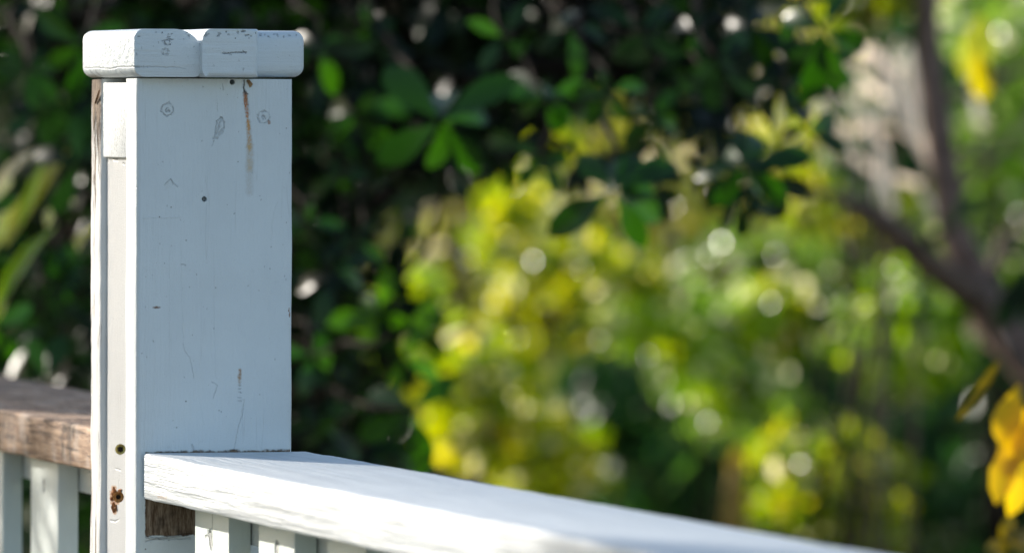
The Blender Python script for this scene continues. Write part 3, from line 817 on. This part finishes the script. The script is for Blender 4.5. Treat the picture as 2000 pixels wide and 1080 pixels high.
lobj('sub_rail', board_mesh('sub_rail', (xo + .0205, .001, -T_ - .031), (xo + .0585, 3.0, -T_ - .0008), .002, 2, xf=LM), m_sub)
lobj('bottom_rail', board_mesh('bottom_rail', (xo + .0205, .001, DECK - CZ + .10), (xo + .0585, 3.0, DECK - CZ + .14), .002, 2, xf=LM), m_sub)

# ================================================================== VEGETATION
bark_black = simple('blackish_bark', (.022, .017, .013), .9, 0, 30, .4, .003)
bark_dark = simple('dark_bark', (.15, .105, .085), .85, 0, 30, .4, .003)
bark_grey = simple('grey_bark', (.16, .12, .10), .85, 0, 30, .4, .003)
bark_tan = simple('dry_tan_twig', (.62, .50, .42), .7, 0, 60, .3, .001)
L_dark = leaf_mat('dark_glossy_leaf', [(0, (.004, .012, .004)), (.6, (.007, .020, .005)), (.9, (.013, .040, .006)), (1, (.036, .105, .011))], .4, .38, .35)
L_fresh = leaf_mat('mid_green_leaf', [(0, (.010, .036, .005)), (1, (.026, .085, .007))], .42, .30)
L_yell = leaf_mat('yellow_green_leaf', [(0, (.10, .18, .02)), (.40, (.26, .33, .025)), (.7, (.42, .42, .03)), (.84, (.58, .52, .02)), (.88, (.72, .68, .42)), (1, (.78, .72, .5))], .6, .22, .6)  # cream end of the ramp stands in for glints on the leaves
L_lime = leaf_mat('lime_leaf', [(0, (.10, .20, .015)), (.5, (.24, .38, .02)), (.84, (.42, .50, .03)), (.88, (.7, .7, .42)), (1, (.75, .72, .5))], .6, .22, .6)  # last cream stops are highlights put into the leaf colour
L_mid = leaf_mat('grey_green_leaf', [(0, (.09, .18, .03)), (.6, (.20, .32, .06)), (.85, (.26, .32, .10)), (.9, (.62, .62, .42)), (1, (.7, .68, .5))], .55, .22, .6)  # cream leaves imitate glinting ones by colour
L_deep = leaf_mat('deep_green_leaf', [(0, (.018, .06, .018)), (.6, (.035, .11, .028)), (.93, (.09, .20, .04)), (1, (.16, .24, .07))], .45, .42, .35)
L_shade = leaf_mat('shade_green_leaf', [(0, (.003, .010, .004)), (.8, (.010, .024, .008)), (.96, (.02, .05, .01)), (1, (.20, .18, .09))], .35, .35)  # near-black greens hold the tree's shade; rare pale leaves imitate glints
L_olive = leaf_mat('olive_leaf', [(0, (.15, .19, .04)), (.6, (.32, .33, .06)), (.85, (.38, .34, .12)), (.9, (.62, .54, .38)), (1, (.7, .6, .48))], .55, .22, .6)  # pale top stops are painted glints among the olive
L_gold = leaf_mat('golden_leaf', [(0, (.50, .42, .010)), (1, (.62, .50, .012))], .5, .3)

L_sprout = leaf_mat('fresh_sprout_leaf', [(0, (.03, .10, .006)), (1, (.10, .24, .01))], .5, .25)
TREES = 'shrubs and trees behind the railing'
# dark evergreen behind the post
dark_blobs = [(150, 100, 9.4, 420, 260, .8), (120, 520, 9.3, 420, 280, .8), (640, 120, 9.5, 420, 240, .75), (560, 520, 9.6, 300, 300, .75),
              (1000, 40, 9.5, 330, 170, .65), (1320, 30, 9.3, 260, 160, .55), (1300, 170, 9.0, 200, 80, .4), (600, 820, 9.5, 240, 220, .7), (120, 860, 9.6, 400, 220, .8), (400, -260, 9.6, 1000, 260, .9),
              (1180, -200, 9.4, 520, 200, .7), (900, 250, 9.3, 190, 140, .5)]
dark = plant('evergreen_tree', 'dark evergreen tree with glossy oval leaves close behind the white post', 'tree', dark_blobs, 950, 7, .062, L_dark, bark_black,
             'obovate', base=at(350, 800, 9.7), parts=90, trunk_r=.05, twigs=240, shell=.2, forkat=.97)

def sprig(parent, centre, f, tips, mat, kind='obovate', wmul=1.0):
    """a rosette of leaves whose tips are seen at the given places"""
    c = at(*centre, f)
    for tx, ty, df in tips:
        t = at(tx, ty, f + df); d = t - c
        view = (EYE - c).normalized(); nor = (view + Vector((R_.uniform(-.5, .5), R_.uniform(-.3, .3), R_.uniform(-.1, .6)))).normalized()
        leaf_object(c + d * .08, d, nor, d.length * .95, mat, kind, parent)
sprig(dark, (862, 238), 8.05, [(752, 128, .05), (992, 140, -.02), (972, 205, .05), (738, 318, 0), (856, 345, .03), (935, 342, .02), (862, 140, .08), (905, 285, .08)], L_fresh)
sprig(dark, (1200, 375), 8.0, [(1068, 450, 0), (1130, 300, .04), (1245, 285, .03), (1262, 480, 0), (1320, 300, .02), (1310, 420, .05), (1165, 345, .05), (1215, 300, .06), (1290, 360, .04)], L_fresh)
sprig(dark, (1455, 325), 8.1, [(1585, 300, 0), (1540, 395, .02), (1350, 330, .02), (1440, 240, .04), (1395, 410, .03), (1500, 250, .04), (1410, 280, .05), (1475, 380, .05)], L_fresh)
sprig(dark, (1605, 60), 8.1, [(1590, 205, 0), (1700, 95, .02), (1650, -20, 0), (1520, 20, .03), (1550, 140, .04), (1630, 190, .05)], L_fresh)
sprig(dark, (1250, 60), 8.1, [(1160, 0, 0), (1200, 130, .02), (1330, 110, 0), (1310, 10, .04), (1250, 150, .05)], L_dark)
sprig(dark, (1400, 110), 8.2, [(1330, 180, 0), (1390, 220, .02), (1480, 180, 0), (1470, 60, .04)], L_dark)
sprig(dark, (740, 610), 8.6, [(640, 632, 0), (700, 575, .03), (770, 520, .03), (700, 680, .04), (800, 640, .02)], L_sprout)
sprig(dark, (790, 700), 8.6, [(850, 590, 0), (760, 770, .02), (860, 740, .02)], L_sprout)
sprig(dark, (800, 800), 8.3, [(880, 740, 0), (845, 935, .02), (700, 860, .03), (720, 760, .05)], L_fresh)
sprig(dark, (160, 90), 8.2, [(150, 205, 0), (70, 20, .02), (240, 40, .02), (90, 130, .02)], L_fresh)
sprig(dark, (150, 320), 8.2, [(155, 225, 0), (60, 290, .02), (230, 260, .04), (110, 420, 0)], L_dark)
sprig(dark, (-20, 640), 8.1, [(60, 600, 0), (30, 700, .02), (-60, 520, .02)], L_fresh)
sprig(dark, (90, 740), 8.2, [(60, 660, 0), (130, 650, .02), (30, 760, .02)], L_dark)
bm = bmesh.new()
def rnd_sprig(x_, y_, f_, sz):
    k_ = R_.randint(4, 7); a0_ = R_.uniform(0, 6.28); tips = []
    for j in range(k_):
        a_ = a0_ + j * 6.28 / k_ + R_.uniform(-.5, .5); L_ = sz * R_.uniform(.55, 1.1)
        tips.append((x_ + L_ * math.cos(a_), y_ + L_ * math.sin(a_) * .9 + 12, R_.uniform(-.03, .06)))
    sprig(dark, (x_, y_), f_, tips, R_.choice([L_dark, L_dark, L_dark, L_fresh] if x_ < 780 else [L_fresh, L_dark, L_dark]))
    tube(bm, wander(at(x_, y_, f_), at(x_ + R_.uniform(-120, 40), y_ - R_.uniform(90, 220), f_ + .6), 4, .012, R_), [.002, .0025, .003, .004, .005], 5)
for x_, y_ in ((640, 90), (720, 60), (700, 200), (1000, 80), (1080, 210), (1010, 270), (1120, 60), (1190, 180), (1290, 210), (1350, 60), (1330, 150), (1450, 40), (1530, 180), (1560, 250), (1380, 330), (1280, 270), (1500, 90), (1580, 20), (660, 330), (610, 440), (700, 460), (640, 540), (1060, 300), (1140, 330), (1300, 350), (1390, 260), (1440, 400), (1500, 350), (1610, 120), (1560, 140), (610, 700), (650, 820), (720, 900), (60, 250), (110, 540), (40, 120)):
    rnd_sprig(x_ + R_.uniform(-20, 20), y_ + R_.uniform(-20, 20), R_.uniform(8.15, 8.75), R_.uniform(65, 105))
for a, b in (((862, 238), (700, -60)), ((1200, 375), (1130, -40)), ((1455, 325), (1300, -60)), ((1605, 60), (1500, -120)), ((770, 650), (560, 700)), ((800, 800), (560, 760)), ((160, 90), (250, -40)), ((150, 320), (280, 200)), ((1250, 60), (1200, -80)), ((1400, 110), (1300, -80))):
    c0 = at(*a, 8.1); c1 = at(*b, 9.2); tube(bm, wander(c0, c1, 5, .012, R_), [.0025, .003, .004, .005, .006, .007], 6)
o = obj('hanging_twigs', bm_mesh(bm, 'hanging_twigs', True), bark_black, dark); o['kind'] = 'stuff'

# yellow bushes
def yb(label, blobs, n_, mat, length=.045, kind='round', name='shrub', cat='shrub', **k):
    return plant(name, label, cat, blobs, n_, 5, length, mat, k.pop('bark', bark_black), kind, group=TREES, **k)
yb('bright yellow shrub in the middle between the evergreen leaves and the rail', [(960, 800, 12.6, 130, 130, .2), (1060, 900, 12.8, 120, 110, .2), (890, 740, 12.4, 70, 80, .15)], 175, L_yell, trunk_r=.02)
yb('tall yellow-leaved shrub whose top reaches under the hanging evergreen leaves', [(1010, 430, 13.2, 80, 110, .15), (1080, 320, 13.2, 60, 60, .12), (1110, 520, 13.4, 150, 60, .2), (1240, 560, 13.6, 90, 60, .2), (960, 480, 13.0, 40, 50, .1), (1060, 620, 13.8, 120, 90, .2)], 200, L_yell, trunk_r=.02)
yb('lime green bush low behind the rail at the evergreen edge', [(800, 600, 12.0, 80, 80, .15), (770, 680, 12.2, 60, 60, .12)], 50, L_lime, trunk_r=.015)
yb('pale yellow shrub under the dry twigs', [(1570, 270, 13.5, 110, 70, .2), (1640, 380, 14.0, 120, 80, .2), (1760, 330, 14.0, 110, 60, .2)], 105, L_yell, trunk_r=.02)
yb('yellow and lime shrub right of the centre with pale sunlit tips', [(1790, 590, 12.6, 110, 90, .18), (1750, 700, 12.8, 130, 80, .2), (1850, 660, 12.8, 60, 80, .15), (1670, 640, 13, 50, 70, .1)], 150, L_lime, trunk_r=.02)
yb('low yellow-green shrub above the rail near the right', [(1600, 920, 12.4, 130, 110, .2), (1580, 1020, 12.5, 150, 80, .2), (1740, 920, 12.4, 50, 50, .1), (1690, 1010, 12.5, 80, 90, .15)], 170, L_yell, trunk_r=.02)
yb('lime shrub glinting at the centre of the picture below the hanging leaves', [(1340, 690, 13.0, 65, 60, .12), (1420, 760, 13.0, 75, 70, .15), (1480, 620, 13.1, 50, 50, .1), (1220, 640, 13.2, 60, 50, .12)], 80, L_lime, trunk_r=.015)
yb('small yellow shrub top between the lime shrubs', [(1545, 590, 13.2, 70, 45, .12), (1540, 650, 13.2, 60, 50, .12)], 26, L_yell, trunk_r=.015)
yb('grey-green shrub with many glinting leaves in the middle distance', [(1400, 700, 14.0, 150, 130, .25), (1330, 620, 14.0, 110, 90, .2), (1450, 800, 14.2, 120, 90, .2), (1500, 520, 14.4, 180, 90, .3)], 180, L_mid, trunk_r=.025)
yb('yellow tree top at the upper edge left of the thin trunk', [(1670, 30, 11.4, 60, 50, .1), (1740, -10, 11.4, 50, 35, .1), (1640, -40, 11.5, 110, 50, .12)], 55, L_yell, trunk_r=.02)
yb('olive green tree filling the middle distance behind the yellow shrubs', [(1250, 430, 15.5, 260, 130, .4), (900, 560, 15.5, 260, 150, .4), (1300, 560, 15.8, 280, 100, .4), (1650, 500, 15.8, 260, 120, .4)], 330, L_olive, trunk_r=.04, length=.055)
yb('deep green bush behind the rail in the lower middle', [(1230, 880, 15.0, 220, 170, .5), (1120, 760, 15.2, 150, 130, .4), (1400, 960, 15, 200, 150, .4)], 330, L_deep, trunk_r=.04, length=.07, kind='obovate')
yb('deep green bush in the lower right corner', [(1850, 860, 15.0, 260, 190, .5), (1980, 1000, 14.6, 200, 160, .4), (1680, 800, 15.6, 160, 150, .4)], 340, L_deep, trunk_r=.04, length=.07, kind='obovate')
yb('grey-green tree at the right edge behind the thin trunk', [(1950, 150, 14.0, 170, 200, .4), (1960, 450, 14.2, 150, 200, .4), (1900, 300, 15.0, 180, 160, .4)], 380, L_mid, trunk_r=.04, length=.05)
yb('deep green shrub directly behind the dry curled blades', [(1700, 160, 13.4, 130, 140, .2), (1720, 290, 13.2, 110, 90, .15), (1900, 620, 14.0, 110, 110, .25)], 210, L_deep, trunk_r=.02, length=.06, kind='obovate')
yb('dull olive tree behind the dry twigs', [(1680, 150, 16.5, 260, 220, .5), (1400, 250, 16.5, 260, 200, .5), (1750, 420, 16.5, 200, 130, .4)], 380, L_olive, trunk_r=.04, length=.055)
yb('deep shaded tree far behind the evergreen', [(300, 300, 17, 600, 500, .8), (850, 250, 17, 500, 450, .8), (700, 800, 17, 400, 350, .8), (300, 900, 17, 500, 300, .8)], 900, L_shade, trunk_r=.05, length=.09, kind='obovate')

# far wood on the slope: nobody could count it
Pn, On = [], []
bl = [(x_, y_, 22 + R_.uniform(-1.5, 3), 230, 210, .9) for x_ in range(-700, 2800, 260) for y_ in (-250, 60, 380, 700, 1000)]
Cp, Op = crown_points(bl, 5200, .2)
pos, dr, no, ln = rosettes(Cp, Op, 4, .13)
tag(obj('far_wood_foliage', leaves_mesh('far_wood_foliage', pos, dr, no, ln, 'far', leaf_mat('far_wood_leaf', [(0, (.03, .05, .018)), (.6, (.07, .10, .035)), (1, (.16, .16, .07))], .35, .5)), None), 'mass of far mixed green foliage on the slope beyond the shrubs', 'foliage', kind='stuff')

# shade trees left of the frame, between the sun and the two railings
def sunpt(u, t, z):
    nn = Vector((math.sin(math.radians(SUN_BACK)), math.cos(math.radians(SUN_BACK)), 0))
    return nn * u + hz * (t * math.cos(math.radians(SUN_EL))) + Vector((0, 0, z + t * math.sin(math.radians(SUN_EL))))
def side_tree(u, t, z, r, nros, label):
    c = sunpt(u, t, z); base = Vector((c.x, c.y, GROUND)); root = empty('shade_tree', base, label, 'tree', 'trees left of the frame')
    g = unit(NP.normal(size=(nros, 3))); P = np.array(c) + g * (NP.uniform(.2, 1, (nros, 1)) ** .6) * np.array([r, r, r * 1.25])
    pos, dr, no, ln = rosettes(P, g, 7, .07)
    o = obj('foliage', leaves_mesh('foliage', pos, dr, no, ln, 'obovate', L_dark), None, root); o['kind'] = 'stuff'
    b = bmesh.new(); tube(b, wander(base, c, 6, .05, R_), [.06, .055, .05, .045, .04, .03, .02], 8); obj('trunk', bm_mesh(b, 'trunk', True), bark_dark, root)
side_tree(.60, 3.6, -.1, .44, 420, 'leafy tree left of the frame shading the brown rail')
side_tree(-1.10, 3.6, 0, .60, 2000, 'leafy tree left of the frame shading the near end of the white rail')

# thin dark trunk, leaning branch, olive stem, dry twigs
t = empty('thin_tree', (0, 0, 0), 'thin dark grey-brown tree trunk rising at the upper right', 'tree')
b0 = at(2230, 1050, 11.4); t.location = (b0.x, b0.y, ground_z(11.4))
bm = bmesh.new(); pts = [Vector((b0.x, b0.y, GROUND - .1)), at(2200, 1000, 11.4), at(2060, 760, 11.4), at(1930, 610, 11.4), at(1862, 450, 11.4), at(1832, 250, 11.4), at(1812, 100, 11.4), at(1800, -60, 11.4), at(1790, -500, 11.4)]
tube(bm, pts, [.05, .045, .040, .034, .028, .025, .024, .022, .014], 10); obj('trunk', bm_mesh(bm, 'trunk', True), simple('brown_grey_bark', (.19, .13, .11), .85, 0, 30, .3, .003), t)
bm = bmesh.new(); tube(bm, [at(1910, 590, 11.35), at(1820, 520, 11.2), at(1750, 455, 11.1), at(1690, 410, 11.0), at(1640, 385, 11.0), at(1560, 370, 11)], [.026, .024, .021, .017, .010, .004], 9)
obj('branch', bm_mesh(bm, 'branch', True), bark_dark, t)
for a, b, r in (((1825, 200), (2080, 110), .010), ((1845, 400), (2060, 200), .008), ((1838, 300), (2050, 290), .009), ((1900, 560), (2050, 360), .014), ((1980, 680), (1890, 640), .010)):
    bm = bmesh.new(); tube(bm, wander(at(*a, 11.4), at(*b, 11.7), 5, .012, R_), [r * (1 - .12 * i) for i in range(6)], 7); obj('branch', bm_mesh(bm, 'branch', True), bark_dark, t)
cp, op = crown_points([(1800, -330, 11.5, 420, 180, .5)], 150); q = rosettes(cp, op, 5, .05)
o = obj('crown', leaves_mesh('crown', *q, 'obovate', L_dark), None, t); o['kind'] = 'stuff'
sprig(t, (1860, 450), 11.0, [(1800, 480, 0), (1905, 365, .02), (1830, 420, .02), (1880, 400, 0)], L_dark)
sprig(t, (2010, 520), 11.0, [(1950, 640, 0), (1965, 560, .02), (2000, 620, .02)], L_dark)
sprig(t, (1915, 20), 10.6, [(1890, 150, 0), (1925, 130, .02)], L_olive); sprig(t, (1915, 90), 10.4, [(1918, 195, 0), (1903, 160, .02)], L_gold)

L_dry = leaf_mat('dry_tan_blade', [(0, (.66, .54, .44)), (1, (.80, .70, .60))], .6, .45)
tw = empty('dry_bush', at(1700, 600, 12.2), 'bush of pale dry curled blades lit by the sun at upper right', 'bush')
tw.location.z = ground_z(12)
bm = bmesh.new()
arcs = [[(1620, 330), (1600, 200), (1650, 110), (1700, 100), (1760, 190), (1800, 300)], [(1830, 340), (1780, 250), (1720, 130), (1660, 110)], [(1600, 240), (1660, 250), (1740, 250), (1820, 290)],
        [(1775, 90), (1785, 200), (1800, 270)], [(1440, 260), (1425, 190), (1450, 120), (1490, 90)], [(1420, 240), (1440, 180), (1470, 130)], [(1700, 420), (1720, 330), (1700, 240), (1640, 180)],
        [(1680, 150), (1690, 220), (1720, 300), (1740, 400)], [(1720, 300), (1740, 380), (1730, 470)], [(1520, 240), (1500, 170), (1520, 100)], [(1900, 130), (1905, 190), (1915, 250)], [(1600, 160), (1640, 270), (1700, 330), (1800, 360)]]
for k in range(12):
    x_ = R_.uniform(1590, 1840); y_ = R_.uniform(120, 400); a_ = R_.uniform(0, 6.28); L_ = R_.uniform(50, 130)
    arcs.append([(x_, y_), (x_ + L_ * .5 * math.cos(a_) + R_.uniform(-20, 20), y_ + L_ * .5 * math.sin(a_)), (x_ + L_ * math.cos(a_), y_ + L_ * math.sin(a_))])
hubp = at(1700, 520, 12.2)
for i, ar in enumerate(arcs):
    f = 12.0 + R_.uniform(-.3, .4); r = R_.uniform(.009, .013) if i < 12 else R_.uniform(.004, .007)
    P_ = [at(x_, y_, f + R_.uniform(-.05, .05)) for x_, y_ in ar]
    sm = []
    for j in range(len(P_) - 1):
        a0, a1, a2, a3 = P_[max(j - 1, 0)], P_[j], P_[j + 1], P_[min(j + 2, len(P_) - 1)]
        for s_ in range(4):
            u_ = s_ / 4
            sm.append(.5 * ((2 * a1) + (a2 - a0) * u_ + (2 * a0 - 5 * a1 + 4 * a2 - a3) * u_ ** 2 + (3 * a1 - a0 - 3 * a2 + a3) * u_ ** 3))
    sm.append(P_[-1])
    b_ = bmesh.new(); rows = []
    for q, p_ in enumerate(sm):
        tg = (sm[min(q + 1, len(sm) - 1)] - sm[max(q - 1, 0)]).normalized(); sd_ = tg.cross(hz * .5 - CF * .6 + Vector((0, 0, .3 * math.sin(i)))).normalized()
        nn_ = sd_.cross(tg); wq = r * (.35 + 1.0 * math.sin(math.pi * (q + .6) / (len(sm) + .2)))
        rows.append([b_.verts.new(p_ - sd_ * wq), b_.verts.new(p_ + nn_ * wq * .35), b_.verts.new(p_ + sd_ * wq)])
    for ra, rb in zip(rows, rows[1:]):
        b_.faces.new((ra[0], ra[1], rb[1], rb[0])); b_.faces.new((ra[1], ra[2], rb[2], rb[1]))
    obj('dry_blade', bm_mesh(b_, 'dry_blade', True), L_dry, tw)
b_ = bmesh.new()
for k in range(9):
    e_ = at(R_.uniform(1620, 1830), R_.uniform(250, 420), 12.1); tube(b_, wander(Vector((tw.location.x, tw.location.y, tw.location.z)), e_, 6, .04, R_), [.006 - .0006 * i for i in range(7)], 6)
obj('stem', bm_mesh(b_, 'stem', True), bark_grey, tw)

L_bronze = leaf_mat('bronze_leaf', [(0, (.20, .15, .015)), (1, (.24, .18, .02))], .3, .4)
st = empty('sapling', at(1440, 1000, 12.0), 'slim golden-brown sapling stem standing above the rail', 'sapling'); st.location.z = GROUND
bm = bmesh.new(); e0 = at(1432, 1040, 12.0)
tube(bm, [Vector((e0.x, e0.y, GROUND - .1)), e0, at(1438, 960, 12), at(1442, 900, 12)], [.024, .021, .019, .012], 9)
obj('stem', bm_mesh(bm, 'stem', True), simple('golden_bark', (.30, .20, .05), .7, 0, 20, .3, .002), st)
sprig(st, (1440, 960), 12.0, [(1444, 870, 0), (1430, 890, .02)], L_bronze)

# sunlit strap leaves at the left edge
strap = empty('strap_leaf_plant', at(-60, 700, 8.15), 'pale sunlit strap-leaved plant at the left edge above the brown rail', 'plant'); strap.location.z = GROUND
bm = bmesh.new(); tube(bm, [Vector((strap.location.x, strap.location.y, GROUND - .1)), at(-70, 900, 8.15), at(-50, 600, 8.15)], [.02, .015, .008], 7)
obj('stem', bm_mesh(bm, 'stem', True), bark_grey, strap)
L_pale = leaf_mat('pale_strap_leaf', [(0, (.50, .55, .12)), (1, (.72, .74, .42))], .7, .25)
for (x0, y0), (x1, y1), m_, k in (((-20, 500), (42, 350), L_pale, 'blade'), ((-40, 480), (40, 385), L_pale, 'obovate'), ((-40, 420), (15, 340), L_pale, 'obovate'), ((0, 600), (66, 400), L_lime, 'blade'), ((10, 480), (105, 265), L_olive, 'blade'), ((-20, 660), (22, 500), L_lime, 'blade'), ((-20, 400), (40, 250), L_olive, 'blade'), ((92, 445), (114, 365), L_pale, 'obovate'), ((152, 490), (170, 415), L_olive, 'obovate'), ((40, 440), (80, 300), L_lime, 'blade')):
    a, b = at(x0, y0, 8.3), at(x1, y1, 8.35); leaf_object(a, b - a, (EYE - a).normalized() + hz * .6, (b - a).length, m_, k, strap)

# golden leaves at the right edge, near
L_amber = leaf_mat('amber_leaf', [(0, (.56, .36, .008)), (1, (.66, .46, .012))], .5, .35)
gold = empty('golden_shrub', at(2060, 900, 7.7), 'hanging golden yellow leaves at the right edge of the picture', 'shrub'); gold.location.z = GROUND
bm = bmesh.new(); e0 = at(2075, 900, 7.7)
tube(bm, [Vector((e0.x, e0.y, GROUND - .1)), at(2085, 1100, 7.7), at(2060, 850, 7.7), at(2020, 740, 7.6), at(1985, 690, 7.6), at(1955, 640, 7.6)], [.02, .012, .006, .004, .003, .002], 7)
obj('stem', bm_mesh(bm, 'stem', True), bark_grey, gold)
for (x0, y0), (x1, y1), k in (((1990, 750), (1952, 860), 1), ((2022, 770), (1996, 900), 1), ((1990, 850), (1940, 952), 1), ((2012, 890), (1986, 985), 1), ((2000, 800), (1968, 915), 1)):
    a, b = at(x0, y0, 7.6), at(x1, y1, 7.56); vw = (EYE - a).normalized()
    leaf_object(a, b - a, vw + Vector((R_.uniform(-.4, .4), 0, R_.uniform(0, .4))), (b - a).length, L_amber, 'obovate', gold)
a, b = at(1950, 705, 7.6), at(1868, 838, 7.7)
leaf_object(a, b - a, (EYE - a).normalized() + Vector((.3, 0, .2)), (b - a).length, L_bronze, 'strip', gold)
for i in range(7):
    x_, y_ = R_.uniform(1930, 2000), R_.uniform(1000, 1090)
    a = at(x_, y_, 7.9); leaf_object(a, Vector((R_.uniform(-1, 1), R_.uniform(-1, 1), R_.uniform(-1, .3))), (R_.uniform(-1, 1), -1, .5), .03, L_bronze, 'round', gold)
